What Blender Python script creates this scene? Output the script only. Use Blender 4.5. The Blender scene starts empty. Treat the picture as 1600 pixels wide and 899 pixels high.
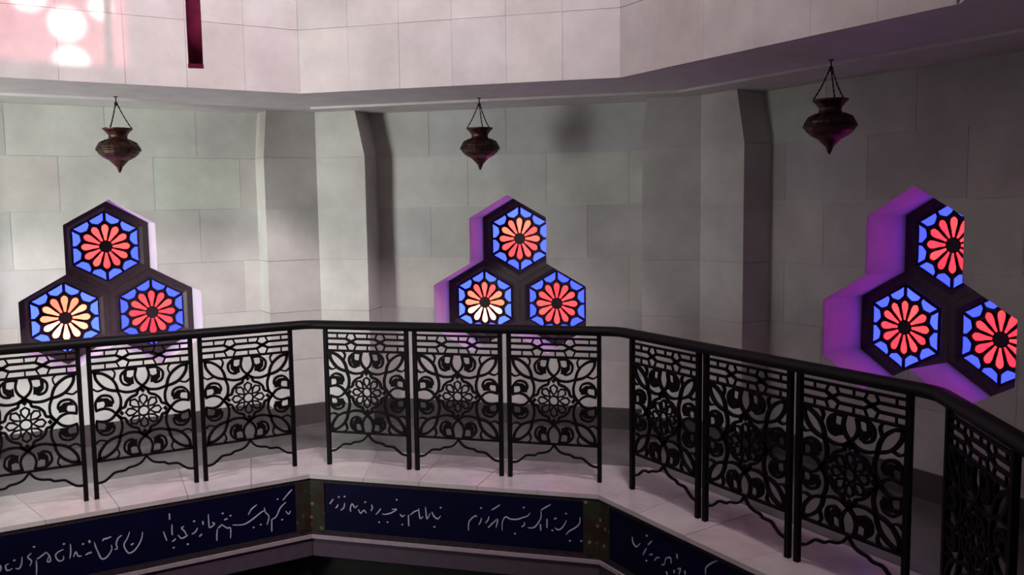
import bpy, bmesh, math, random
from mathutils import Vector, Matrix
from mathutils.geometry import tessellate_polygon
PI = math.pi
random.seed(7)
SC = bpy.context.scene
COL = SC.collection

# ------------------------------------------------------------------ camera
cam_d = bpy.data.cameras.new('camera')
cam = bpy.data.objects.new('camera', cam_d); COL.objects.link(cam)
cam_d.sensor_width = 36.0; cam_d.lens = 36.0*1348.07/1600.0
cam_d.clip_start = 0.02
R_ = Vector((0.96822096, 0.24972642, -0.01361188))
U_ = Vector((-0.01058634, 0.0953006, 0.99539225))
W_ = Vector((-0.24987296, 0.96361533, -0.09491571))
m3 = Matrix((R_, U_, -W_)).transposed()
cam.matrix_world = Matrix.Translation((1.69373681, -2.64184253, 1.7)) @ m3.to_4x4()
SC.camera = cam

# ------------------------------------------------------------------ world, sun, daylight, exposure
wd = bpy.data.worlds.new('world'); SC.world = wd; wd.use_nodes = True
bg = wd.node_tree.nodes['Background']
bg.inputs[0].default_value = (0.62, 0.72, 0.85, 1); bg.inputs[1].default_value = 0.6

def lamp(name, kind, loc, direction, energy, color, **kw):
    d = bpy.data.lights.new(name, kind); d.energy = energy; d.color = color
    for k, v in kw.items(): setattr(d, k, v)
    o = bpy.data.objects.new(name, d); COL.objects.link(o); o.location = loc
    o.rotation_euler = Vector(direction).to_track_quat('-Z', 'Y').to_euler()
    return o

lamp('sun', 'SUN', (6, -6, 8), (-.7071, .7071, -.40), 9.0, (1.0, .95, .9), angle=0.012)
# daylight slanting in through the open doorway of the bay left of the camera
lamp('doorway_daylight', 'AREA', (-3.62, -1.15, 1.25), (.27, .96, .01), 47.0, (.93, 1.0, .93), shape='RECTANGLE', size=.9, size_y=1.9, spread=math.radians(82))
# added free-standing lamp inside the drum, standing in for daylight from high right
lamp('drum_daylight_stand_in', 'AREA', (2.10, -1.0, 6.2), (-3.65, 2.80, -2.9), 162.0, (1.0, .85, .91), shape='RECTANGLE', size=1.2, size_y=1.0, spread=math.radians(110))
SC.view_settings.view_transform = 'Standard'
SC.view_settings.look = 'None'
SC.view_settings.exposure = 0.0
SC.view_settings.gamma = 1.0
SC.view_settings.use_curve_mapping = False

# ------------------------------------------------------------------ dimensions (metres)
C22 = math.cos(PI/8); T22 = math.tan(PI/8)
A_WALL, A_PIL, A_RAIL, A_KERB, A_DRUM = 3.771, 3.521, 2.480, 2.261, 2.496
Z_CEIL = 2.436; Z_ROOF = 8.0
COURSES = [0.0, 0.16, 0.52, 0.90, 1.30, 1.70, 2.085, Z_CEIL]

def nt(k):
    th = math.radians(90-45*k)
    return Vector((math.cos(th), math.sin(th), 0)), Vector((math.sin(th), -math.cos(th), 0))
def sp(k, s, a, z=0.0):
    n, t = nt(k); v = n*a + t*s; v.z = z; return v
def rz(k): return math.radians(-45*k)

# ------------------------------------------------------------------ mesh helpers
def link(name, bm, mat, parent=None, smooth=False, loc=None, rot=None, recalc=True):
    if recalc: bmesh.ops.recalc_face_normals(bm, faces=bm.faces)
    if smooth:
        for f in bm.faces: f.smooth = True
    me = bpy.data.meshes.new(name); bm.to_mesh(me); bm.free()
    if mat: me.materials.append(mat)
    return put(name, me, parent, loc, rot)
def put(name, me, parent=None, loc=None, rot=None):
    o = bpy.data.objects.new(name, me); COL.objects.link(o)
    if parent: o.parent = parent
    if loc is not None: o.location = loc
    if rot is not None: o.rotation_euler = (0, 0, rot)
    return o
def empty(name, loc, rot=0.0):
    o = bpy.data.objects.new(name, None); COL.objects.link(o)
    o.location = loc; o.rotation_euler = (0, 0, rot); o.empty_display_size = .1
    return o
def tag(o, label, cat, group=None, kind=None):
    o['label'] = label; o['category'] = cat
    if group: o['group'] = group
    if kind: o['kind'] = kind
    return o
def box(bm, x0, x1, y0, y1, z0, z1):
    v = [bm.verts.new((x, y, z)) for z in (z0, z1) for x, y in ((x0, y0), (x1, y0), (x1, y1), (x0, y1))]
    for f in ((0, 3, 2, 1), (4, 5, 6, 7), (0, 1, 5, 4), (1, 2, 6, 5), (2, 3, 7, 6), (3, 0, 4, 7)):
        bm.faces.new([v[i] for i in f])
def prism(bm, pts, z0, z1, pts2=None):
    """vertical prism of an xy polygon (pts2: polygon at the top)"""
    a = [bm.verts.new((p[0], p[1], z0)) for p in pts]; b = [bm.verts.new((p[0], p[1], z1)) for p in (pts2 or pts)]
    n = len(a)
    bm.faces.new(a[::-1]); bm.faces.new(b)
    for i in range(n): bm.faces.new((a[i], a[(i+1) % n], b[(i+1) % n], b[i]))
def plate(bm, pts, y0, y1):
    """extrude an xz polygon along y"""
    a = [bm.verts.new((p[0], y0, p[1])) for p in pts]; b = [bm.verts.new((p[0], y1, p[1])) for p in pts]
    n = len(a)
    bm.faces.new(a); bm.faces.new(b[::-1])
    for i in range(n): bm.faces.new((a[i], b[i], b[(i+1) % n], a[(i+1) % n]))
def ring_plate(bm, outer, inner, y0, y1, yi=None):
    """flat ring between two matching xz polygons, extruded along y; yi: front y at the inner edge"""
    n = len(outer); yi = y0 if yi is None else yi
    of = [bm.verts.new((p[0], y0, p[1])) for p in outer]; ob = [bm.verts.new((p[0], y1, p[1])) for p in outer]
    jf = [bm.verts.new((p[0], yi, p[1])) for p in inner]; jb = [bm.verts.new((p[0], y1, p[1])) for p in inner]
    for i in range(n):
        j = (i+1) % n
        bm.faces.new((of[i], of[j], jf[j], jf[i])); bm.faces.new((jf[i], jf[j], jb[j], jb[i]))
        bm.faces.new((jb[i], jb[j], ob[j], ob[i])); bm.faces.new((ob[i], ob[j], of[j], of[i]))
def smooth_path(P, closed=False, k=4):
    if len(P) < 3: return P
    out = []; n = len(P); rng = range(n if closed else n-1)
    for i in rng:
        p0 = P[(i-1) % n] if closed or i > 0 else P[0]; p1 = P[i]; p2 = P[(i+1) % n]
        p3 = P[(i+2) % n] if closed or i+2 < n else P[-1]
        for j in range(k):
            t = j/k
            out.append(tuple(.5*(2*p1[c] + (p2[c]-p0[c])*t + (2*p0[c]-5*p1[c]+4*p2[c]-p3[c])*t*t + (3*p1[c]-p0[c]-3*p2[c]+p3[c])*t**3) for c in (0, 1)))
    if not closed: out.append(tuple(P[-1]))
    return out
def strip(bm, P, w, y0, y1, closed=False, taper=False):
    """flat bar of width w following the xz path P, between y0 and y1"""
    n = len(P); rows = []
    for i in range(n):
        a = P[(i-1) % n] if closed or i > 0 else P[i]; b = P[(i+1) % n] if closed or i < n-1 else P[i]
        dx, dz = b[0]-a[0], b[1]-a[1]; L = math.hypot(dx, dz) or 1; nx, nz = -dz/L, dx/L
        h = w/2
        if taper: h *= .45 + .55*math.sin(PI*(i+.5)/n)
        x, z = P[i]
        rows.append([bm.verts.new(q) for q in ((x+nx*h, y0, z+nz*h), (x-nx*h, y0, z-nz*h), (x-nx*h, y1, z-nz*h), (x+nx*h, y1, z+nz*h))])
    for i in range(n if closed else n-1):
        r, q = rows[i], rows[(i+1) % n]
        for c in range(4): bm.faces.new((r[c], r[(c+1) % 4], q[(c+1) % 4], q[c]))
    if not closed: bm.faces.new(rows[0]); bm.faces.new(rows[-1][::-1])
def lathe(bm, prof, seg=20, cap=True):
    rows = []
    for r, z in prof:
        rows.append([bm.verts.new((r*math.cos(2*PI*i/seg), r*math.sin(2*PI*i/seg), z)) for i in range(seg)])
    for a, b in zip(rows, rows[1:]):
        for i in range(seg): bm.faces.new((a[i], a[(i+1) % seg], b[(i+1) % seg], b[i]))
    if cap: bm.faces.new(rows[0]); bm.faces.new(rows[-1][::-1])
def tube(bm, P, r, seg=8, rz_=None):
    P = [Vector(p) for p in P]; rows = []
    for i, p in enumerate(P):
        d = (P[min(i+1, len(P)-1)] - P[max(i-1, 0)]).normalized()
        u = d.cross(Vector((0, 0, 1)))
        if u.length < 1e-4: u = Vector((1, 0, 0))
        u.normalize(); v = u.cross(d).normalized()
        rows.append([bm.verts.new(p + u*r*math.cos(2*PI*j/seg) + v*(rz_ or r)*math.sin(2*PI*j/seg)) for j in range(seg)])
    for a, b in zip(rows, rows[1:]):
        for j in range(seg): bm.faces.new((a[j], a[(j+1) % seg], b[(j+1) % seg], b[j]))
    bm.faces.new(rows[0]); bm.faces.new(rows[-1][::-1])
def hexagon(cx, cz, R): return [(cx + R*math.sin(PI/3*i), cz + R*math.cos(PI/3*i)) for i in range(6)]   # clockwise from the top
def clip_rect(poly, x0, x1, z0, z1):
    for ax, lim, sgn in ((0, x0, 1), (0, x1, -1), (1, z0, 1), (1, z1, -1)):
        out = []
        for i, p in enumerate(poly):
            q = poly[(i+1) % len(poly)]
            a = (p[ax]-lim)*sgn; b = (q[ax]-lim)*sgn
            if a >= 0: out.append(p)
            if (a > 0 and b < 0) or (a < 0 and b > 0):
                t = a/(a-b); out.append((p[0]+(q[0]-p[0])*t, p[1]+(q[1]-p[1])*t))
        poly = out
        if len(poly) < 3: return []
    return poly

# ------------------------------------------------------------------ materials
def nodes(name):
    m = bpy.data.materials.new(name); m.use_nodes = True
    nt_ = m.node_tree; b = nt_.nodes['Principled BSDF']
    return m, nt_, b
def N(t, kind, **kw):
    n = t.nodes.new(kind)
    for k, v in kw.items(): setattr(n, k, v)
    return n
def stone(name, c1, c2, scale=3.0, rough=.6, bump=.15, spec=.3, objvar=True, fine=40):
    m, t, b = nodes(name)
    tc = N(t, 'ShaderNodeTexCoord'); geo = N(t, 'ShaderNodeNewGeometry')
    n1 = N(t, 'ShaderNodeTexNoise'); n1.inputs['Scale'].default_value = scale; n1.inputs['Detail'].default_value = 6; n1.inputs['Roughness'].default_value = .62
    n2 = N(t, 'ShaderNodeTexNoise'); n2.inputs['Scale'].default_value = fine; n2.inputs['Detail'].default_value = 3
    t.links.new(geo.outputs['Position'], n1.inputs['Vector']); t.links.new(geo.outputs['Position'], n2.inputs['Vector'])
    r = N(t, 'ShaderNodeValToRGB'); r.color_ramp.elements[0].position = .32; r.color_ramp.elements[1].position = .68
    r.color_ramp.elements[0].color = (*c1, 1); r.color_ramp.elements[1].color = (*c2, 1)
    t.links.new(n1.outputs['Fac'], r.inputs['Fac'])
    out = r.outputs['Color']
    if objvar:
        oi = N(t, 'ShaderNodeObjectInfo'); mx = N(t, 'ShaderNodeMix', data_type='RGBA', blend_type='MULTIPLY')
        mx.inputs['Factor'].default_value = 1
        t.links.new(out, mx.inputs[6]); t.links.new(oi.outputs['Color'], mx.inputs[7]); out = mx.outputs[2]
    t.links.new(out, b.inputs['Base Color'])
    b.inputs['Roughness'].default_value = rough; b.inputs['Specular IOR Level'].default_value = spec
    if bump:
        bp = N(t, 'ShaderNodeBump'); bp.inputs['Strength'].default_value = bump; bp.inputs['Distance'].default_value = .004
        t.links.new(n2.outputs['Fac'], bp.inputs['Height']); t.links.new(bp.outputs['Normal'], b.inputs['Normal'])
    return m
def plain(name, c, rough=.5, metal=0.0, spec=.5, noise=0.0, sc=20):
    m, t, b = nodes(name)
    b.inputs['Roughness'].default_value = rough; b.inputs['Metallic'].default_value = metal; b.inputs['Specular IOR Level'].default_value = spec
    if noise:
        geo = N(t, 'ShaderNodeTexCoord'); n1 = N(t, 'ShaderNodeTexNoise'); n1.inputs['Scale'].default_value = sc; n1.inputs['Detail'].default_value = 4
        t.links.new(geo.outputs['Object'], n1.inputs['Vector'])
        r = N(t, 'ShaderNodeValToRGB'); r.color_ramp.elements[0].position = .35; r.color_ramp.elements[1].position = .65
        r.color_ramp.elements[0].color = (*[x*(1-noise) for x in c], 1); r.color_ramp.elements[1].color = (*[min(1, x*(1+noise)) for x in c], 1)
        t.links.new(n1.outputs['Fac'], r.inputs['Fac']); t.links.new(r.outputs['Color'], b.inputs['Base Color'])
    else: b.inputs['Base Color'].default_value = (*c, 1)
    return m
M_STONE = stone('pale_travertine', (.46, .43, .42), (.61, .58, .565), 2.6)
M_JOINT = plain('joint_mortar', (.50, .47, .45), .9)
M_PLASTER = plain('white_plaster', (.66, .62, .62), .7, noise=.06, sc=6)
M_MARBLE = stone('kerb_marble', (.52, .45, .46), (.64, .57, .57), 5.0, .22, .03, .5)
M_FLOOR = stone('polished_grey_stone', (.115, .106, .108), (.16, .15, .15), 4.0, .2, .02, .6, objvar=False)
M_DADO = stone('dark_brown_stone', (.055, .045, .045), (.085, .07, .07), 6.0, .35, .05, .5, objvar=False)
M_IRON = plain('black_wrought_iron', (.0035, .0022, .003), .6, 0, .12)
M_RAIL = plain('black_painted_handrail', (.0045, .003, .0045), .5, 0, .18)
M_BRONZE = plain('aged_copper', (.085, .035, .03), .42, .75, .5, noise=.5, sc=25)
M_CHAIN = plain('dark_chain', (.03, .02, .02), .5, .6)
M_FRAME = plain('dark_walnut', (.040, .023, .028), .45, 0, .4, noise=.25, sc=30)
M_LEAD = plain('dark_wood_tracery', (.018, .010, .016), .5, 0, .3)
M_BLUE = stone('cobalt_tile', (.0022, .002, .016), (.0036, .003, .027), 5.0, .4, .03, .2, objvar=False)
M_BORDER = plain('brown_border_tile', (.030, .022, .026), .4, 0, .4, noise=.35, sc=40)
M_WRITE = plain('white_lettering', (.46, .44, .52), .4)
M_MOULD = plain('mauve_moulding', (.36, .28, .32), .5, noise=.08)
M_MAUVE = plain('mauve_plaster', (.075, .048, .075), .7, noise=.1)
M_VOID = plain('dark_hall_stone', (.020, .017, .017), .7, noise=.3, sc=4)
M_CRIMSON = plain('crimson_velvet', (.17, .008, .045), .75, 0, .2, noise=.15, sc=40)
def pane_mat(name, strength):
    m, t, b = nodes(name)
    oi = N(t, 'ShaderNodeObjectInfo')
    t.links.new(oi.outputs['Color'], b.inputs['Base Color']); t.links.new(oi.outputs['Color'], b.inputs['Emission Color'])
    b.inputs['Emission Strength'].default_value = strength; b.inputs['Roughness'].default_value = .2
    return m
M_PANE = pane_mat('backlit_coloured_glass', 10.0)
def clear_glass(name, c):
    m, t, b = nodes(name); t.nodes.remove(b)
    o = t.nodes['Material Output']; tr = N(t, 'ShaderNodeBsdfTransparent'); tr.inputs[0].default_value = (*c, 1)
    gl = N(t, 'ShaderNodeBsdfGlossy'); gl.inputs['Roughness'].default_value = .05
    mx = N(t, 'ShaderNodeMixShader'); mx.inputs[0].default_value = .06
    t.links.new(tr.outputs[0], mx.inputs[1]); t.links.new(gl.outputs[0], mx.inputs[2]); t.links.new(mx.outputs[0], o.inputs[0])
    return m
M_PINKGLASS = clear_glass('pink_glass', (.26, .075, .10))
M_CLEAR = clear_glass('clear_glass', (.95, .95, .95))
def mosaic():
    m, t, b = nodes('floral_mosaic')
    tc = N(t, 'ShaderNodeTexCoord'); v = N(t, 'ShaderNodeTexVoronoi'); v.inputs['Scale'].default_value = 17
    t.links.new(tc.outputs['Object'], v.inputs['Vector'])
    r = N(t, 'ShaderNodeValToRGB'); e = r.color_ramp.elements
    e[0].position = .0; e[0].color = (.42, .42, .34, 1); e[1].position = .26; e[1].color = (.035, .032, .026, 1)
    x = e.new(.16); x.color = (.14, .13, .10, 1)
    t.links.new(v.outputs['Distance'], r.inputs['Fac'])
    n1 = N(t, 'ShaderNodeTexNoise'); n1.inputs['Scale'].default_value = 14; t.links.new(tc.outputs['Object'], n1.inputs['Vector'])
    r2 = N(t, 'ShaderNodeValToRGB'); r2.color_ramp.elements[0].color = (.9, .45, .38, 1); r2.color_ramp.elements[1].color = (.8, 1, .75, 1)
    r2.color_ramp.elements[0].position = .4; r2.color_ramp.elements[1].position = .6
    t.links.new(n1.outputs['Fac'], r2.inputs['Fac'])
    mx = N(t, 'ShaderNodeMix', data_type='RGBA', blend_type='MULTIPLY'); mx.inputs['Factor'].default_value = 1
    t.links.new(r.outputs['Color'], mx.inputs[6]); t.links.new(r2.outputs['Color'], mx.inputs[7])
    t.links.new(mx.outputs[2], b.inputs['Base Color']); b.inputs['Roughness'].default_value = .35
    return m
M_MOSAIC = mosaic()
def vary(o, amt=.07, warm=.03):
    f = 1 + random.uniform(-amt, amt*.6); w = random.uniform(-warm, warm)
    o.color = (min(1, f*(1+w)), f, min(1, f*(1-w)), 1)
SIDE = {-1: 'left', 0: 'back', 1: 'right'}
WRITING = {-1:[[(-0.791,-0.21),(-0.787,-0.227),(-0.793,-0.246)],[(-0.75,-0.212),(-0.766,-0.221),(-0.759,-0.249),(-0.734,-0.243)],[(-0.723,-0.199)],[(-0.685,-0.187),(-0.69,-0.228),(-0.704,-0.251),(-0.719,-0.245)],[(-0.64,-0.177),(-0.659,-0.196),(-0.641,-0.221),(-0.651,-0.248)],[(-0.625,-0.144)],[(-0.619,-0.224),(-0.619,-0.266),(-0.623,-0.306)],[(-0.616,-0.216),(-0.597,-0.207),(-0.569,-0.187)],[(-0.569,-0.187),(-0.553,-0.212),(-0.55,-0.242),(-0.566,-0.241),(-0.555,-0.211)],[(-0.483,-0.19),(-0.511,-0.2),(-0.524,-0.219),(-0.509,-0.251),(-0.486,-0.248),(-0.485,-0.227)],[(-0.479,-0.159)],[(-0.447,-0.166),(-0.447,-0.209),(-0.454,-0.25)],[(-0.435,-0.244),(-0.422,-0.217),(-0.412,-0.244),(-0.394,-0.248)],[(-0.383,-0.18)],[(-0.352,-0.165),(-0.351,-0.181)],[(-0.375,-0.247),(-0.353,-0.238),(-0.341,-0.238)],[(-0.325,-0.198),(-0.313,-0.233),(-0.296,-0.281)],[(-0.349,-0.166),(-0.347,-0.18)],[(-0.353,-0.241),(-0.341,-0.238)],[(-0.326,-0.182),(-0.314,-0.227),(-0.302,-0.274),(-0.284,-0.291),(-0.26,-0.278),(-0.238,-0.244),(-0.239,-0.217)],[(-0.283,-0.185),(-0.278,-0.176),(-0.259,-0.174),(-0.237,-0.168)],[(-0.224,-0.247),(-0.209,-0.245),(-0.213,-0.217),(-0.202,-0.186),(-0.181,-0.172)],[(-0.139,-0.161),(-0.153,-0.197),(-0.172,-0.226),(-0.166,-0.26),(-0.148,-0.286),(-0.118,-0.276),(-0.091,-0.243),(-0.075,-0.208),(-0.07,-0.176)],[(-0.136,-0.239),(-0.121,-0.234)],[(0.044,-0.196),(0.054,-0.235),(0.06,-0.257)],[(0.082,-0.094),(0.082,-0.131)],[(0.093,-0.164),(0.091,-0.216),(0.095,-0.228)],[(0.088,-0.268),(0.103,-0.261),(0.109,-0.252)],[(0.096,-0.307)],[(0.176,-0.303)],[(0.16,-0.189),(0.145,-0.196),(0.163,-0.221),(0.169,-0.243)],[(0.124,-0.234),(0.142,-0.259),(0.167,-0.253),(0.179,-0.245)],[(0.219,-0.169)],[(0.201,-0.245),(0.221,-0.238),(0.237,-0.215)],[(0.244,-0.27),(0.26,-0.257)],[(0.268,-0.179),(0.27,-0.201)],[(0.302,-0.143),(0.303,-0.186),(0.306,-0.227),(0.337,-0.209),(0.322,-0.198)],[(0.356,-0.24),(0.379,-0.223)],[(0.351,-0.244),(0.346,-0.281),(0.345,-0.318)],[(0.387,-0.154)],[(0.393,-0.196),(0.414,-0.192)],[(0.432,-0.177)],[(0.379,-0.223),(0.409,-0.251),(0.429,-0.255),(0.426,-0.319)],[(0.442,-0.238),(0.507,-0.249),(0.561,-0.228),(0.611,-0.197),(0.638,-0.185)],[(0.639,-0.167),(0.645,-0.199),(0.666,-0.229),(0.651,-0.281)],[(0.539,-0.193),(0.559,-0.162),(0.594,-0.139)],[(0.569,-0.28)],[(0.613,-0.271)],[(0.682,-0.252),(0.679,-0.328)],[(0.682,-0.252),(0.712,-0.238),(0.739,-0.187),(0.775,-0.158)],[(0.756,-0.142),(0.792,-0.105),(0.818,-0.082)],[(0.724,-0.128)],[(0.773,-0.214),(0.789,-0.238),(0.803,-0.22)],[(0.748,-0.266)]],0:[[(-0.802,-0.188),(-0.778,-0.157)],[(-0.738,-0.139)],[(-0.697,-0.133)],[(-0.763,-0.214),(-0.749,-0.2),(-0.746,-0.189)],[(-0.728,-0.225),(-0.705,-0.207),(-0.698,-0.175)],[(-0.656,-0.23),(-0.661,-0.214),(-0.648,-0.177),(-0.627,-0.201),(-0.61,-0.184)],[(-0.605,-0.21),(-0.59,-0.235),(-0.567,-0.212),(-0.551,-0.232)],[(-0.557,-0.159)],[(-0.518,-0.214),(-0.509,-0.192),(-0.514,-0.172)],[(-0.486,-0.235),(-0.463,-0.209),(-0.452,-0.193)],[(-0.442,-0.229),(-0.41,-0.226),(-0.377,-0.213),(-0.344,-0.19),(-0.376,-0.192)],[(-0.342,-0.128)],[(-0.465,-0.283)],[(-0.408,-0.278)],[(-0.323,-0.219),(-0.308,-0.234),(-0.291,-0.222)],[(-0.309,-0.285)],[(-0.267,-0.22),(-0.266,-0.292)],[(-0.254,-0.219),(-0.227,-0.196),(-0.2,-0.184)],[(-0.197,-0.173),(-0.19,-0.235),(-0.169,-0.223)],[(-0.152,-0.16),(-0.148,-0.211),(-0.143,-0.236),(-0.121,-0.198)],[(-0.11,-0.187),(-0.1,-0.212),(-0.074,-0.23),(-0.053,-0.208)],[(-0.052,-0.157)],[(-0.097,-0.283)],[(0.126,-0.287),(0.13,-0.231),(0.168,-0.192),(0.182,-0.196)],[(0.208,-0.139)],[(0.192,-0.245),(0.204,-0.225),(0.21,-0.202)],[(0.234,-0.233),(0.252,-0.21),(0.258,-0.187)],[(0.275,-0.147),(0.303,-0.128),(0.328,-0.11)],[(0.251,-0.26),(0.279,-0.23),(0.313,-0.199)],[(0.293,-0.212),(0.313,-0.205),(0.301,-0.256)],[(0.34,-0.269),(0.343,-0.214),(0.363,-0.182),(0.391,-0.193),(0.435,-0.192),(0.468,-0.179),(0.501,-0.165),(0.515,-0.145)],[(0.42,-0.282)],[(0.477,-0.115)],[(0.462,-0.237),(0.478,-0.225),(0.481,-0.208)],[(0.5,-0.239),(0.533,-0.237),(0.555,-0.218),(0.582,-0.172),(0.583,-0.129)],[(0.583,-0.123),(0.61,-0.105),(0.642,-0.084)],[(0.579,-0.211),(0.581,-0.249)],[(0.62,-0.175),(0.619,-0.229)],[(0.652,-0.243)],[(0.668,-0.225),(0.689,-0.237),(0.716,-0.216),(0.738,-0.176)],[(0.663,-0.171),(0.679,-0.165)],[(0.736,-0.133)],[(0.735,-0.263),(0.753,-0.24),(0.791,-0.215),(0.817,-0.186),(0.82,-0.148)],[(0.844,-0.125)],[(0.871,-0.104)],[(0.844,-0.211),(0.854,-0.231),(0.878,-0.2)],[(0.758,-0.299)],[(0.827,-0.293)]],1:[[(-0.628,-0.156),(-0.621,-0.187),(-0.59,-0.201),(-0.558,-0.17)],[(-0.503,-0.108)],[(-0.46,-0.124),(-0.49,-0.155)],[(-0.533,-0.227),(-0.515,-0.196),(-0.502,-0.179)],[(-0.505,-0.25)],[(-0.478,-0.207),(-0.454,-0.195)],[(-0.436,-0.225),(-0.418,-0.202),(-0.394,-0.194)],[(-0.376,-0.227),(-0.353,-0.215)],[(-0.353,-0.211),(-0.342,-0.179),(-0.307,-0.163),(-0.301,-0.192)],[(-0.257,-0.125),(-0.254,-0.148)],[(-0.341,-0.25),(-0.33,-0.266)],[(-0.279,-0.219),(-0.276,-0.234)],[(-0.251,-0.205),(-0.228,-0.193),(-0.239,-0.228)],[(-0.195,-0.192),(-0.193,-0.211)],[(-0.042,-0.154),(-0.04,-0.12),(-0.007,-0.086),(0.038,-0.055)]]}

# ================================================================== the setting: floor, ceiling, walls
def octagon(a, z=None): return [sp(k, a*T22, a) for k in range(8)]      # corner right of side k
def oct_ring(bm, a0, a1, z0, z1):
    i0 = octagon(a0); o0 = octagon(a1)
    vs = [[bm.verts.new((p.x, p.y, z)) for p in r] for r, z in ((i0, z0), (o0, z0), (o0, z1), (i0, z1))]
    for c in range(4):
        for k in range(8):
            bm.faces.new((vs[c][k], vs[c][(k+1) % 8], vs[(c+1) % 4][(k+1) % 8], vs[(c+1) % 4][k]))

bm = bmesh.new(); oct_ring(bm, 2.84, 4.22, -.10, 0)
tag(link('floor', bm, M_FLOOR), 'polished dark grey stone floor of the upper gallery walk', 'floor', kind='structure')
bm = bmesh.new(); oct_ring(bm, A_DRUM+.012, 4.22, Z_CEIL, Z_CEIL+.14)
tag(link('ceiling', bm, M_PLASTER), 'pale plaster ceiling of the gallery below the drum', 'ceiling', kind='structure')
bm = bmesh.new(); oct_ring(bm, 3.20, 3.235, Z_CEIL-.016, Z_CEIL+.004)
tag(link('trim_1', bm, M_PLASTER), 'thin plaster bead running along the gallery ceiling where the lanterns hang', 'moulding', kind='structure')

TRI = [(0, 1.430), (-.3031, .905), (.3031, .905)]; HR = .35           # three honeycomb hexagons of a window
def tri_outline():
    a, b, c = (hexagon(x, z, HR) for x, z in TRI)
    # clockwise from the apex of the upper hexagon (xz)
    return [a[0], a[1], c[0], c[1], c[2], c[3], c[4], b[3], b[4], b[5], b[0], a[5]]
OUT = tri_outline()

def clipped_tile(tris, x0, x1, z0, z1, y0, y1):
    bm = bmesh.new(); cache = {}
    def v(p):
        key = (round(p[0], 4), round(p[1], 4))
        if key not in cache: cache[key] = bm.verts.new((key[0], y0, key[1]))
        return cache[key]
    for t in tris:
        q = clip_rect(t, x0, x1, z0, z1)
        vs = []
        for p in q:
            w = v(p)
            if w not in vs: vs.append(w)
        if len(vs) >= 3:
            try: bm.faces.new(vs)
            except ValueError: pass
    if not bm.faces: bm.free(); return None
    for w in list(bm.verts):
        if not w.link_faces: bm.verts.remove(w)
    bmesh.ops.recalc_face_normals(bm, faces=bm.faces)
    be = [e for e in bm.edges if len(e.link_faces) == 1]
    back = {}
    for e in be:
        for w in e.verts:
            if w not in back: back[w] = bm.verts.new((w.co.x, y1, w.co.z))
    for e in be:
        a, b = e.verts; bm.faces.new((a, b, back[b], back[a]))
    return bm

def wall_with_window(k):
    hw = A_WALL*T22
    root_loc = sp(k, 0, A_WALL)
    outer = [(-hw, 0), (hw, 0), (hw, Z_CEIL), (-hw, Z_CEIL)]
    hole = OUT
    pts = outer + hole
    idx = tessellate_polygon([[Vector((p[0], p[1], 0)) for p in outer], [Vector((p[0], p[1], 0)) for p in hole]])
    tris = [[pts[i] for i in t] for t in idx]
    tris = [t if (t[1][0]-t[0][0])*(t[2][1]-t[0][1]) - (t[1][1]-t[0][1])*(t[2][0]-t[0][0]) > 0 else t[::-1] for t in tris]
    # core wall: front, back and the deep reveals of the opening
    bm = bmesh.new()
    for y in (.005, .42):
        vs = [bm.verts.new((p[0]*(1+y*T22/hw) if i < 4 else p[0], y, p[1])) for i, p in enumerate(pts)]
        for t in idx: bm.faces.new([vs[i] for i in t])
    n = len(hole)
    f = [bm.verts.new((p[0], .002, p[1])) for p in hole]; b = [bm.verts.new((p[0], .42, p[1])) for p in hole]
    for i in range(n): bm.faces.new((f[i], f[(i+1) % n], b[(i+1) % n], b[i]))
    w = link('wall_'+SIDE[k], bm, M_PLASTER, None, loc=root_loc, rot=rz(k), recalc=False)
    tag(w, {-1: 'pale stone gallery wall left of the corner pilasters, brightest at its left end',
            0: 'pale stone gallery wall between the two corner pilasters', 1: 'shaded stone gallery wall at the right'}[k], 'wall', kind='structure')
    for r in range(1, len(COURSES)-1):
        z0, z1 = COURSES[r], COURSES[r+1]
        xs = [-hw] + [x for x in ([-.93, -.31, .31, .93] if r % 2 else [-1.24, -.62, 0, .62, 1.24])] + [hw]
        for x0, x1 in zip(xs, xs[1:]):
            tb = clipped_tile(tris, x0+.0011, x1-.0011, z0+.0011, z1-.0011, 0, .014)
            if tb is None: continue
            o = link('stone_slab', tb, M_STONE, w, recalc=False); vary(o, .14, .03)
    bm = bmesh.new(); box(bm, -1.055, 1.055, -.014, .012, 0, .16)
    bb = link('baseboard_'+SIDE[k], bm, M_DADO, None, loc=root_loc, rot=rz(k))
    tag(bb, 'low dark brown stone baseboard along the %s gallery wall' % SIDE[k], 'baseboard', kind='structure')
    return w
for k in (-1, 0, 1): wall_with_window(k)
OTHER = {-2: 'far_left', 2: 'far_right', 3: 'near_right', -3: 'near_left', 4: 'front'}
for k, nm in OTHER.items():
    hw = A_WALL*T22; bm = bmesh.new()
    if k == -2:
        prism(bm, [(-hw, 0), (-1.5, 0), (-1.5, .42), (-hw-.42*T22, .42)], 0, Z_CEIL); prism(bm, [(-.3, 0), (hw, 0), (hw+.42*T22, .42), (-.3, .42)], 0, Z_CEIL); box(bm, -1.5, -.3, 0, .42, 2.25, Z_CEIL)
    else: prism(bm, [(-hw, 0), (hw, 0), (hw+.42*T22, .42), (-hw-.42*T22, .42)], 0, Z_CEIL)
    tag(link('wall_'+nm, bm, M_STONE, None, loc=sp(k, 0, A_WALL), rot=rz(k)), 'pale stone gallery wall outside the picture, %s side' % nm.replace('_', ' '), 'wall', kind='structure')

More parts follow.
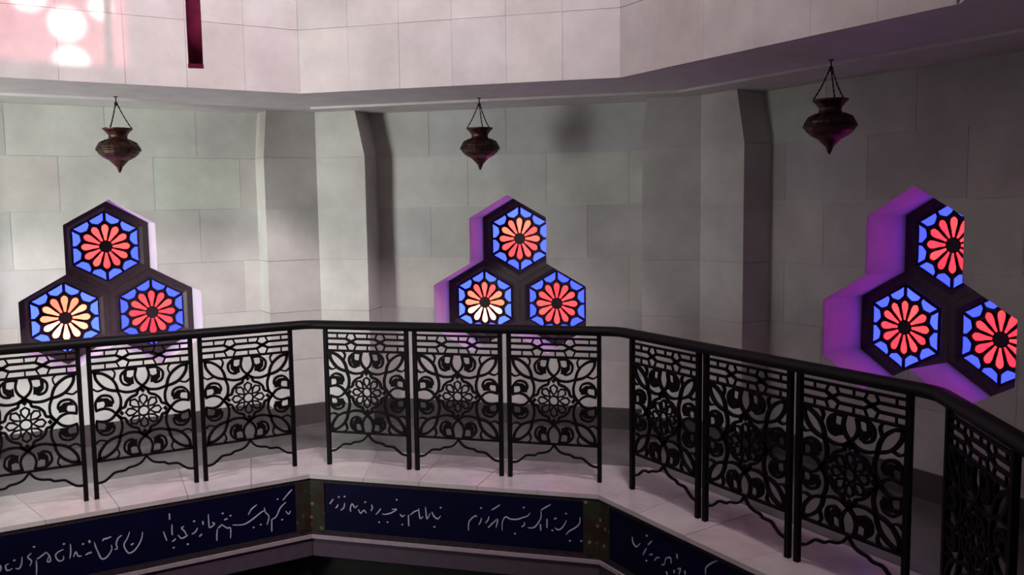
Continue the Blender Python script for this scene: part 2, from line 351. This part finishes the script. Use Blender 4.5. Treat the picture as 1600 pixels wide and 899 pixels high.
# corner pilasters: the corner right of side k
def pilaster(k, num, label):
    ca = A_PIL*T22
    def poly(h, ins=0.0, hl=None):
        hl = h if hl is None else hl
        f = sp(k, ca - ins*.41, A_PIL+ins)                      # fold
        pts = [f, sp(k, ca-hl+ins, A_PIL+ins), sp(k, ca-hl+ins, A_WALL+.03), sp(k, A_WALL*T22, A_WALL+.03) , sp(k+1, -ca+h-ins, A_WALL+.03), sp(k+1, -ca+h-ins, A_PIL+ins)]
        return [(p.x, p.y) for p in pts]
    H, HT = .405, .335
    bm = bmesh.new(); prism(bm, poly(H, .006), 0, COURSES[-2]); prism(bm, poly(H, .006), COURSES[-2], Z_CEIL, poly(HT, .006, .375))
    root = link('trim_%d' % num, bm, M_JOINT)
    tag(root, label, 'pilaster', kind='structure')
    for r in range(1, len(COURSES)-1):
        bm = bmesh.new()
        top = poly(HT, 0, .375) if r == len(COURSES)-2 else None
        prism(bm, poly(H), COURSES[r]+.002, COURSES[r+1]-.002, top)
        o = link('stone_block', bm, M_STONE, root); vary(o, .05, .02)
    bm = bmesh.new(); prism(bm, poly(H+.012, -.012), 0, .16)
    link('plinth', bm, M_DADO, root)
pilaster(-1, 2, 'folded pale stone corner pilaster between the left and back walls')
pilaster(0, 3, 'folded shaded stone corner pilaster between the back and right walls')
pilaster(-2, 4, 'folded stone corner pilaster at the left end, outside the picture')
pilaster(1, 5, 'folded stone corner pilaster at the right end, outside the picture')

# ------------------------------------------------------------------ stained-glass windows
def petal_pts():
    P = []
    for r, w in ((.046, .009), (.085, .0155), (.125, .0255), (.150, .0255), (.165, .014)): P.append((w, r))
    return [(-w, r) for w, r in P] + [(0, .171)] + [(w, r) for w, r in P[::-1]]
def border_pts():
    """outer pane filling the sector 0..30 degrees right of the upward axis"""
    def hexr(a, R): 
        a = a % (PI/3); return R*math.cos(PI/6)/math.cos(a-PI/6)
    P = []
    for d in (2.0, 9, 15, 21, 28.0):
        a = math.radians(d); r = hexr(a, .260); P.append((r*math.sin(a), r*math.cos(a)))
    for d, r in ((27.6, .200), (22, .184), (15, .174), (8, .184), (2.4, .200)):
        a = math.radians(d); P.append((r*math.sin(a), r*math.cos(a)))
    return P
def rot2(P, d):
    c, s = math.cos(math.radians(d)), math.sin(math.radians(d))
    return [(x*c + z*s, -x*s + z*c) for x, z in P]
def mesh_of(bm, mat, name, recalc=True):
    if recalc: bmesh.ops.recalc_face_normals(bm, faces=bm.faces)
    me = bpy.data.meshes.new(name); bm.to_mesh(me); bm.free(); me.materials.append(mat); return me
PETAL = []; BORDER = []
for i in range(12):
    bm = bmesh.new(); plate(bm, rot2(petal_pts(), 30*i), -.006, 0); PETAL.append(mesh_of(bm, M_PANE, 'petal_pane'))
    mirrored = border_pts() if i % 2 == 0 else [(-x, z) for x, z in border_pts()][::-1]
    ang = 30*i if i % 2 == 0 else 30*(i+1)
    bm = bmesh.new(); plate(bm, rot2(mirrored, ang), -.006, 0); BORDER.append(mesh_of(bm, M_PANE, 'border_pane'))
bm = bmesh.new(); plate(bm, hexagon(0, 0, .272), 0, .012)
for i in range(12):
    strip(bm, rot2(petal_pts(), 30*i), .005, -.012, 0, closed=True)
    mirrored = border_pts() if i % 2 == 0 else [(-x, z) for x, z in border_pts()][::-1]
    strip(bm, rot2(mirrored, 30*i if i % 2 == 0 else 30*(i+1)), .005, -.011, 0, closed=True)
plate(bm, [(.044*math.sin(PI/6*i), .044*math.cos(PI/6*i)) for i in range(12)], -.016, 0)
ROSETTE = mesh_of(bm, M_LEAD, 'rosette')
RED = (.36, .006, .012); PINK = (.46, .018, .018); ORANGE = (.60, .060, .030); BLUE = (.009, .013, .52); PALE = (.66, .30, .22); LBLUE = (.020, .036, .60)
def mix(a, b, t): return tuple(a[i]*(1-t)+b[i]*t for i in range(3))
# what shows through each rosette outside: brightness at bottom / top
def window(k, num, label, glow):
    root = empty('window_%d' % num, sp(k, 0, A_WALL+.37, 0), rz(k))
    tag(root, label, 'window', kind='structure')
    bm = bmesh.new()
    for (x, z) in TRI:
        ring_plate(bm, hexagon(x, z, HR-.001), hexagon(x, z, .300), 0, .045)
        ring_plate(bm, hexagon(x, z, .300), hexagon(x, z, .268), .0, .045, .022)
    link('frame', bm, M_FRAME, root)
    for j, (x, z) in enumerate(TRI):
        r = put('rosette', ROSETTE, root, (x, .026, z))
        g0, g1 = glow[j]
        for i in range(12):
            a = math.radians(30*i); up = .5+.5*math.cos(a)
            t = g0*(1-up) + g1*up + random.uniform(-.16, .16); t = max(0, min(1.5, t))
            p = put('petal_pane', PETAL[i], r)
            c = mix(RED, PINK, t*2) if t < .5 else mix(PINK, ORANGE, t*2-1) if t < 1 else mix(ORANGE, PALE, (t-1)*2)
            p.color = (*c, 1)
            a2 = math.radians(30*i+15); up = .5+.5*math.cos(a2)
            t = g0*(1-up) + g1*up + random.uniform(-.12, .12); t = max(0, min(1, t))
            q = put('border_pane', BORDER[i], r)
            q.color = (*mix(BLUE, LBLUE, t), 1)
    bm = bmesh.new()
    plate(bm, [(x, z) for x, z in OUT], .046, .05)
    link('backing', bm, M_LEAD, root)
window(-1, 1, 'three-hexagon stained-glass window in the left wall, orange and pink rosettes', [(.45, .55), (1.15, .85), (.12, .35)])
window(0, 2, 'three-hexagon stained-glass window in the back wall between the pilasters', [(.40, .75), (1.35, .55), (.35, .30)])
window(1, 3, 'three-hexagon stained-glass window in the right wall, deep red rosettes in violet reveals', [(.15, .15), (.25, .30), (.05, .05)])

# ------------------------------------------------------------------ the drum above the gallery
DC = [Z_CEIL, 2.835, 3.22, 3.60, 3.98, 4.36]
def drum_wall(k, nm, label):
    hw = A_DRUM*T22; bm = bmesh.new()
    if k == 3:      # opening of the high window the sun comes through
        s0, s1, z0, z1 = -.02, .64, 4.535, 5.02
        prism(bm, [(-hw-.003, .005), (s0, .005), (s0, .2), (-hw-.2*T22, .2)], Z_CEIL+.015, Z_ROOF); prism(bm, [(s1, .005), (hw+.003, .005), (hw+.2*T22, .2), (s1, .2)], Z_CEIL+.015, Z_ROOF)
        box(bm, s0, s1, .005, .2, Z_CEIL+.015, z0); box(bm, s0, s1, .005, .2, z1, Z_ROOF)
    else: prism(bm, [(-hw-.003, .005), (hw+.003, .005), (hw+.2*T22, .2), (-hw-.2*T22, .2)], Z_CEIL+.015, Z_ROOF)
    w = link('wall_'+nm, bm, M_JOINT if k in (-1, 0, 1) else M_STONE, None, loc=sp(k, 0, A_DRUM), rot=rz(k))
    tag(w, label, 'wall', kind='structure')
    if k in (-1, 0, 1):
        step = 2*hw/6
        for r in range(len(DC)-1):
            for i in range(6):
                x0 = -hw + i*step; x1 = x0+step
                e = random.uniform(-.0015, .0015)
                bm = bmesh.new(); box(bm, x0+.0009, x1-.0009, e, .014, DC[r]+(.0012 if r else 0), DC[r+1]-.0012)
                o = link('stone_tile', bm, M_STONE, w); vary(o, .05, .02)
for k, nm, lb in ((-1, 'drum_left', 'sunlit tiled drum wall above the left gallery'), (0, 'drum_back', 'pale tiled drum wall above the back gallery, between two angles'),
                  (1, 'drum_right', 'greyer tiled drum wall above the right gallery'), (2, 'drum_far_right', 'drum wall at far right outside the picture'),
                  (3, 'drum_near_right', 'drum wall with the high window, outside the picture'), (4, 'drum_front', 'drum wall behind the camera'),
                  (-3, 'drum_near_left', 'drum wall behind and left of the camera'), (-2, 'drum_far_left', 'drum wall at far left outside the picture')):
    drum_wall(k, nm, lb)
# high window: pink pane with clear round panes
def circle(cx, cz, r, n=20): return [(cx + r*math.cos(2*PI*i/n), cz + r*math.sin(2*PI*i/n)) for i in range(n)]
hwroot = empty('window_4', sp(3, 0, A_DRUM+.08), rz(3))
tag(hwroot, 'high drum window of pink glass with round clear panes, outside the picture', 'window', kind='structure')
dz = 4.992/.7071*.40*.7071/1.0
SPOTS = [(.286, 2.755, .088), (.276, 2.532, .088), (.075, 2.462, .060), (.475, 2.895, .085), (.11, 2.86, .06)]
dzr = (A_DRUM*2+.08)*.40
holes = [circle(x, z+dzr, r) for x, z, r in SPOTS]
rect = [(-.10, 4.36), (.70, 4.36), (.70, 5.02), (-.10, 5.02)]
bm = bmesh.new()
loops = [rect] + holes
allp = [p for l in loops for p in l]
vs = [bm.verts.new((p[0], 0, p[1])) for p in allp]
for t in tessellate_polygon([[Vector((p[0], p[1], 0)) for p in l] for l in loops]): bm.faces.new([vs[i] for i in t])
link('pink_pane', bm, M_PINKGLASS, hwroot, recalc=False)
for h in holes:
    bm = bmesh.new(); bm.faces.new([bm.verts.new((p[0], 0, p[1])) for p in h])
    link('round_pane', bm, M_CLEAR, hwroot, recalc=False)
bm = bmesh.new(); oc = octagon(A_DRUM+.25)
prism(bm, [(p.x, p.y) for p in oc], Z_ROOF, Z_ROOF+.12)
tag(link('ceiling_2', bm, M_PLASTER), 'roof slab closing the drum high above', 'ceiling', kind='structure')

# ------------------------------------------------------------------ kerb, inscription frieze and the hall below
def kerb(k, num):
    root = empty('trim_%d' % num, sp(k, 0, A_KERB), rz(k))
    tag(root, 'pale pink marble kerb under the %s balustrade' % {-1: 'left', 0: 'back', 1: 'right', 2: 'far right', -2: 'far left'}[k], 'kerb', kind='structure')
    hi, ho = A_KERB*T22, 2.84*T22
    n = 5
    for i in range(n):
        def edge(j):
            f = -1+2*j/n
            return f*hi, f*ho
        a0, b0 = edge(i); a1, b1 = edge(i+1)
        off = 2.84-A_KERB
        bm = bmesh.new()
        g = .0015
        prism(bm, [(a0+g, -.012), (a1-g, -.012), (b1-g, off-.002), (b0+g, off-.002)], -.026, random.uniform(-.001, .001))
        o = link('kerb_stone', bm, M_MARBLE, root); vary(o, .06, .03)
for k, num in ((-1, 6), (0, 7), (1, 8), (2, 9), (-2, 10)): kerb(k, num)
bm = bmesh.new(); oct_ring(bm, A_KERB+.05, 2.84, -.10, -.030)
tag(link('trim_11', bm, M_JOINT), 'mortar bed under the marble kerb', 'kerb bed', kind='structure')

def frieze(k, num, writing):
    hw = A_KERB*T22
    root = empty('trim_%d' % num, sp(k, 0, A_KERB), rz(k))
    tag(root, {-1: 'left cobalt frieze with white Persian calligraphy under the kerb', 0: 'middle cobalt frieze with two groups of white Persian calligraphy',
               1: 'right cobalt frieze with white calligraphy, cut by the picture edge', 2: 'cobalt frieze at far right', -2: 'cobalt frieze at far left'}[k], 'frieze', kind='structure')
    bm = bmesh.new(); box(bm, -hw, hw, .0, .05, -.365, -.052); link('blue_panel', bm, M_BLUE, root)
    bm = bmesh.new(); box(bm, -hw, hw, -.003, .05, -.052, -.027); link('upper_border', bm, M_BORDER, root)
    bm = bmesh.new(); box(bm, -hw, hw, -.003, .05, -.400, -.365); link('lower_border', bm, M_BORDER, root)
    bm = bmesh.new(); m = .012
    prism(bm, [(-hw+.005, -m), (hw-.005, -m), (hw, .05), (-hw, .05)], -.424, -.400); link('moulding', bm, M_MOULD, root)
    bm = bmesh.new(); box(bm, -hw, hw, .004, .05, -.545, -.424); link('lower_band', bm, M_MAUVE, root)
    if writing:
        bm = bmesh.new()
        for s in writing:
            if len(s) == 1:
                x, z = s[0]; r = .0075
                plate(bm, [(x-r, z), (x, z-r*.8), (x+r, z), (x, z+r*.8)], -.003, .001)
            else: strip(bm, smooth_path(s, k=3), .0078, -.003, .001, taper=len(s) > 2)
        link('calligraphy', bm, M_WRITE, root)
for k, num in ((-1, 12), (0, 13), (1, 14), (2, 15), (-2, 16)): frieze(k, num, WRITING.get(k))
def corner_block(k, num, label):
    c = sp(k, A_KERB*T22, A_KERB)
    h = .098; e = .006
    pts = [sp(k, A_KERB*T22-h, A_KERB-e), sp(k, (A_KERB-e)*T22, A_KERB-e), sp(k+1, -A_KERB*T22+h, A_KERB-e),
           sp(k+1, -A_KERB*T22+h, A_KERB+.03), sp(k, (A_KERB+.03)*T22, A_KERB+.03), sp(k, A_KERB*T22-h, A_KERB+.03)]
    bm = bmesh.new(); prism(bm, [(p.x, p.y) for p in pts], -.372, -.045)
    tag(link('trim_%d' % num, bm, M_MOSAIC), label, 'mosaic', kind='structure')
corner_block(-1, 17, 'dotted floral mosaic block on the frieze corner left of centre')
corner_block(0, 18, 'dotted floral mosaic block on the frieze corner right of centre')
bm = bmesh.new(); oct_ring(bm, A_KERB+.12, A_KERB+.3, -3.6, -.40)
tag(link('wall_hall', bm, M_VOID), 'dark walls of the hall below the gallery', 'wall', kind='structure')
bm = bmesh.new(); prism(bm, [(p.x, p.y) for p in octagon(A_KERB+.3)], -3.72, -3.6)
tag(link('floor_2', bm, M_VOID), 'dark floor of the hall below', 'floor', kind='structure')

# ================================================================== balustrade
SIDE_L = 2*A_RAIL*T22; GAP, SEP = .0598*SIDE_L, .0275*SIDE_L
PW = (SIDE_L-2*GAP-2*SEP)/3; HP = PW/2
RC = sp(1, SIDE_L/2, A_RAIL); A2 = math.radians(-83); D2 = Vector((math.cos(A2), math.sin(A2), 0))
def mirror(P): return [(-x, z) for x, z in P]
ZB, ZT = .224, .768; ZM = (ZB+ZT)/2; HH = (ZT-ZB)/2
def q(P, sx, sz):      # quarter coordinates (0..1) to the panel
    return [(sx*x*(HP-.010), ZM + sz*z*HH) for x, z in P]
def panel_meshes():
    me = {}
    bm = bmesh.new(); box(bm, -.0125, .0125, -.0125, .0125, 0, .9065); me['post'] = mesh_of(bm, M_IRON, 'post')
    for j, (z, h) in enumerate(((.884, .012), (.768, .014), (.224, .013))):
        bm = bmesh.new(); box(bm, -HP, HP, -.008, .008, z-h/2, z+h/2); me['bar%d' % j] = mesh_of(bm, M_IRON, 'cross_bar')
    # interlaced hexagon band below the top bar
    bm = bmesh.new(); zm, w = .828, .0145
    xs = [-HP*.36, HP*.36]; c = .036
    for sgn in (1, -1):
        za = zm + sgn*.0195; zo = zm + sgn*.046
        for x0, x1 in ((-HP, xs[0]-c), (xs[0]+c, xs[1]-c), (xs[1]+c, HP)):
            strip(bm, [(x0, za), (x1, za)], w, -.006, .006)
            strip(bm, [((x0+x1)/2-.012, za), ((x0+x1)/2+.012, za), ((x0+x1)/2+.012, zo+sgn*.010)], .009, -.005, .005)
        for x in xs:
            strip(bm, [(x-c, za), (x+c, zm-sgn*.0195)], .017, -.005, .005)
            plate(bm, [(x-.019, zm), (x, zm+.013), (x+.019, zm), (x, zm-.013)][::sgn], -.006, .006)
            strip(bm, [(x-c, za), (x-c*.55, zo+sgn*.008)], .010, -.005, .005); strip(bm, [(x+c, za), (x+c*.55, zo+sgn*.008)], .010, -.005, .005)
    me['lattice_band'] = mesh_of(bm, M_IRON, 'lattice_band')
    # scrolls of the square field
    bm = bmesh.new(); w = .0125
    for sx in (1, -1):
        for sz in (1, -1):
            S = lambda P, ww=w, cl=False: strip(bm, smooth_path(q(P, sx, sz), cl), ww, -.009, .009, cl)
            S([(.0, .56), (.10, .47), (.13, .38), (.25, .33), (.34, .24), (.38, .13), (.48, .10), (.56, .0)], .0155)      # lobed diamond
            for f in (lambda P: P, lambda P: [(z, x) for x, z in P]):      # the corner is symmetric about its diagonal
                S(f([(-.10, .46), (.0, .56), (.10, .66), (.145, .80), (.11, .97)]), .0145)                 # crosses at the tip, rises to the bar
                S(f([(.0, .56), (.14, .47), (.33, .455), (.50, .51)]), .0145)                              # arc to the leaf loop
                S(f([(.12, .95), (.30, .95), (.43, .83), (.40, .66), (.27, .61), (.21, .70), (.27, .76)]), .014)   # spiral
                S(f([(.95, .94), (.80, .92), (.63, .80), (.54, .66), (.50, .50)]), .0165)                  # side of the pointed leaf loop
                S(f([(.58, .77), (.54, .90), (.60, .99)]), .010)
                P = q(f([(.17, .62), (.28, .62), (.37, .72), (.38, .86), (.30, .92), (.31, .80), (.24, .76), (.18, .80)]), sx, sz)
                plate(bm, P, -.007, .007)
            S([(.93, .93), (1.0, 1.0)], .016)
    me['scrollwork'] = mesh_of(bm, M_IRON, 'scrollwork')
    # flower in the centre of the diamond
    bm = bmesh.new()
    for i in range(8):
        P = rot2([(0, .036), (.020, .062), (.021, .085), (0, .100), (-.021, .085), (-.020, .062)], 45*i)
        strip(bm, [(x, ZM+z) for x, z in P], .012, -.006, .006, True)
    strip(bm, [(.030*math.sin(PI/6*i), ZM+.030*math.cos(PI/6*i)) for i in range(12)], .011, -.006, .006, True)
    for sx, sz in ((0, 1), (0, -1), (1, 0), (-1, 0)):
        x, z = sx*.122, ZM+sz*.125
        plate(bm, [(x-.014, z), (x, z+.016), (x+.014, z), (x, z-.016)], -.006, .006)
    me['flower'] = mesh_of(bm, M_IRON, 'flower')
    # scalloped ogee apron
    bm = bmesh.new()
    half = [(HP, .092), (HP*.84, .098), (HP*.72, .122), (HP*.62, .143), (HP*.44, .146), (HP*.36, .160), (HP*.22, .166), (HP*.10, .182), (0, .218)]
    for P in (half, mirror(half)): strip(bm, smooth_path(P, k=3), .0125, -.007, .007)
    me['apron'] = mesh_of(bm, M_IRON, 'apron')
    return me
PM = panel_meshes()
PNAMES = {
 (-1, 0): 'black wrought-iron balustrade panel at the picture\'s left edge, under the orange rosette',
 (-1, 1): 'black wrought-iron balustrade panel under the left window\'s right-hand rosette',
 (-1, 2): 'black wrought-iron balustrade panel just left of the corner below the left pilaster',
 (0, 0): 'black wrought-iron balustrade panel just right of the corner below the left pilaster',
 (0, 1): 'black wrought-iron balustrade panel under the back window\'s left-hand rosette',
 (0, 2): 'black wrought-iron balustrade panel under the back window\'s right-hand rosette',
 (1, 0): 'narrow-looking dark balustrade panel right of the corner below the right pilaster',
 (1, 1): 'dark balustrade panel in the middle of the right-hand run',
 (1, 2): 'dark balustrade panel at the end of the right run, below the violet window reveal',
 (2, 0): 'almost black balustrade panel seen edge-on at the far right picture edge'}
for (k, i), lb in PNAMES.items():
    s = -SIDE_L/2 + GAP + i*(PW+SEP) + HP
    root = empty('balustrade_panel', sp(k, s, A_RAIL), rz(k)) if k < 2 else empty('balustrade_panel', RC + D2*(s+SIDE_L/2), A2)
    tag(root, lb, 'balustrade', 'wrought-iron panels of the balustrade')
    put('post', PM['post'], root, (-HP, 0, 0)); put('post', PM['post'], root, (HP, 0, 0))
    for j in range(3): put('cross_bar', PM['bar%d' % j], root)
    for n in ('lattice_band', 'scrollwork', 'flower', 'apron'): put(n, PM[n], root)
# handrail
pts = []
def rail_pt(k, s): 
    if k == 2: return RC + D2*(s+SIDE_L/2) + Vector((0, 0, .936))
    return sp(k, s, A_RAIL, .936)
hl = SIDE_L/2
pts.append(rail_pt(-2, hl-.35))
for k in (-2, -1, 0, 1):
    a = rail_pt(k, hl-.07); c = rail_pt(k, hl); b = rail_pt(k+1, -hl+.07)
    for j in range(6):
        t = j/5; pts.append(a*(1-t)**2 + c*2*t*(1-t) + b*t*t)
pts.append(rail_pt(2, .45))
bm = bmesh.new(); tube(bm, pts, .041, 12, .030)
o = link('handrail', bm, M_RAIL, None, True)
tag(o, 'continuous thick black handrail bending along the top of the balustrade panels', 'handrail')

# ================================================================== hanging lanterns
def lantern_meshes():
    me = {}
    bm = bmesh.new()
    lathe(bm, [(.004, -.490), (.010, -.478), (.020, -.452), (.046, -.425), (.058, -.412), (.096, -.392), (.122, -.368), (.132, -.343), (.128, -.320), (.108, -.298), (.078, -.282), (.064, -.276)], 24)
    me['bowl'] = mesh_of(bm, M_BRONZE, 'bowl')
    bm = bmesh.new(); lathe(bm, [(.064, -.278), (.056, -.262), (.058, -.248), (.072, -.228), (.090, -.212), (.092, -.204), (.084, -.204), (.064, -.226), (.050, -.250)], 24, False)
    me['flared_neck'] = mesh_of(bm, M_BRONZE, 'flared_neck')
    bm = bmesh.new(); lathe(bm, [(.133, -.352), (.138, -.345), (.138, -.339), (.131, -.333)], 24, False)
    for i in range(12):
        a = 2*PI*i/12; tube(bm, [(.133*math.cos(a), .133*math.sin(a), -.335), (.112*math.cos(a), .112*math.sin(a), -.298), (.07*math.cos(a), .07*math.sin(a), -.278)], .004, 5)
    me['ribs'] = mesh_of(bm, M_CHAIN, 'ribs')
    for j in range(3):
        bm = bmesh.new(); a = 2*PI*j/3 + .5
        p0 = Vector((.088*math.cos(a), .088*math.sin(a), -.206)); p1 = Vector((.006*math.cos(a), .006*math.sin(a), -.045))
        n = 12
        for i in range(n):      # flattened links, alternately turned
            c0 = p0.lerp(p1, i/n); c1 = p0.lerp(p1, (i+1.25)/n)
            c1.z -= .012*math.sin(PI*(i+1)/n) if i < n-1 else 0; c0.z -= .012*math.sin(PI*i/n)
            tube(bm, [c0, (c0+c1)/2 + Vector((0, 0, .001)), c1], .0030 if i % 2 else .0042, 5)
        me['chain%d' % j] = mesh_of(bm, M_CHAIN, 'chain')
    bm = bmesh.new(); lathe(bm, [(.006, -.060), (.012, -.050), (.010, -.038), (.004, -.032), (.004, -.006), (.014, -.004), (.014, .003)], 10)
    me['hook'] = mesh_of(bm, M_CHAIN, 'hook')
    return me
LM = lantern_meshes()
for k, s, lb, rot in ((-1, .012, 'copper hanging lantern before the left wall, above the left window', .2), (0, -.015, 'small dark hanging lantern before the back wall between the pilasters', 1.1),
                      (1, -.05, 'largest, darkest hanging lantern, at the right before the shaded wall', .7)):
    root = empty('hanging_lantern', sp(k, s, 3.12, Z_CEIL), rot)
    tag(root, lb, 'lantern', 'lanterns hanging from the gallery ceiling')
    for n in ('hook', 'bowl', 'flared_neck', 'ribs'): put(n, LM[n], root)
    for j in range(3): put('chain', LM['chain%d' % j], root)

# ================================================================== crimson hanging over the well
bm = bmesh.new()
rows = []
for i in range(50):
    z = 2.182 + (Z_ROOF-2.182)*i/49
    ring = []
    for j in range(12):
        a = 2*PI*j/12
        ring.append(bm.verts.new(((.0225+.0015*math.sin(i*1.3+j))*math.cos(a)*(1.04 if i < 1 else 1), .010*math.sin(a), z)))
    rows.append(ring)
for a, b in zip(rows, rows[1:]):
    for j in range(12): bm.faces.new((a[j], a[(j+1) % 12], b[(j+1) % 12], b[j]))
bm.faces.new(rows[0]); bm.faces.new(rows[-1][::-1])
root = empty('hanging_banner', (-.066, -.044, 0), math.radians(27))
tag(root, 'narrow crimson cloth banner hanging down in front of the drum, upper left', 'banner')
link('cloth', bm, M_CRIMSON, root, True)
bm = bmesh.new(); box(bm, -.0238, .0238, -.011, .011, 2.174, 2.186); link('hem', bm, M_CRIMSON, root)
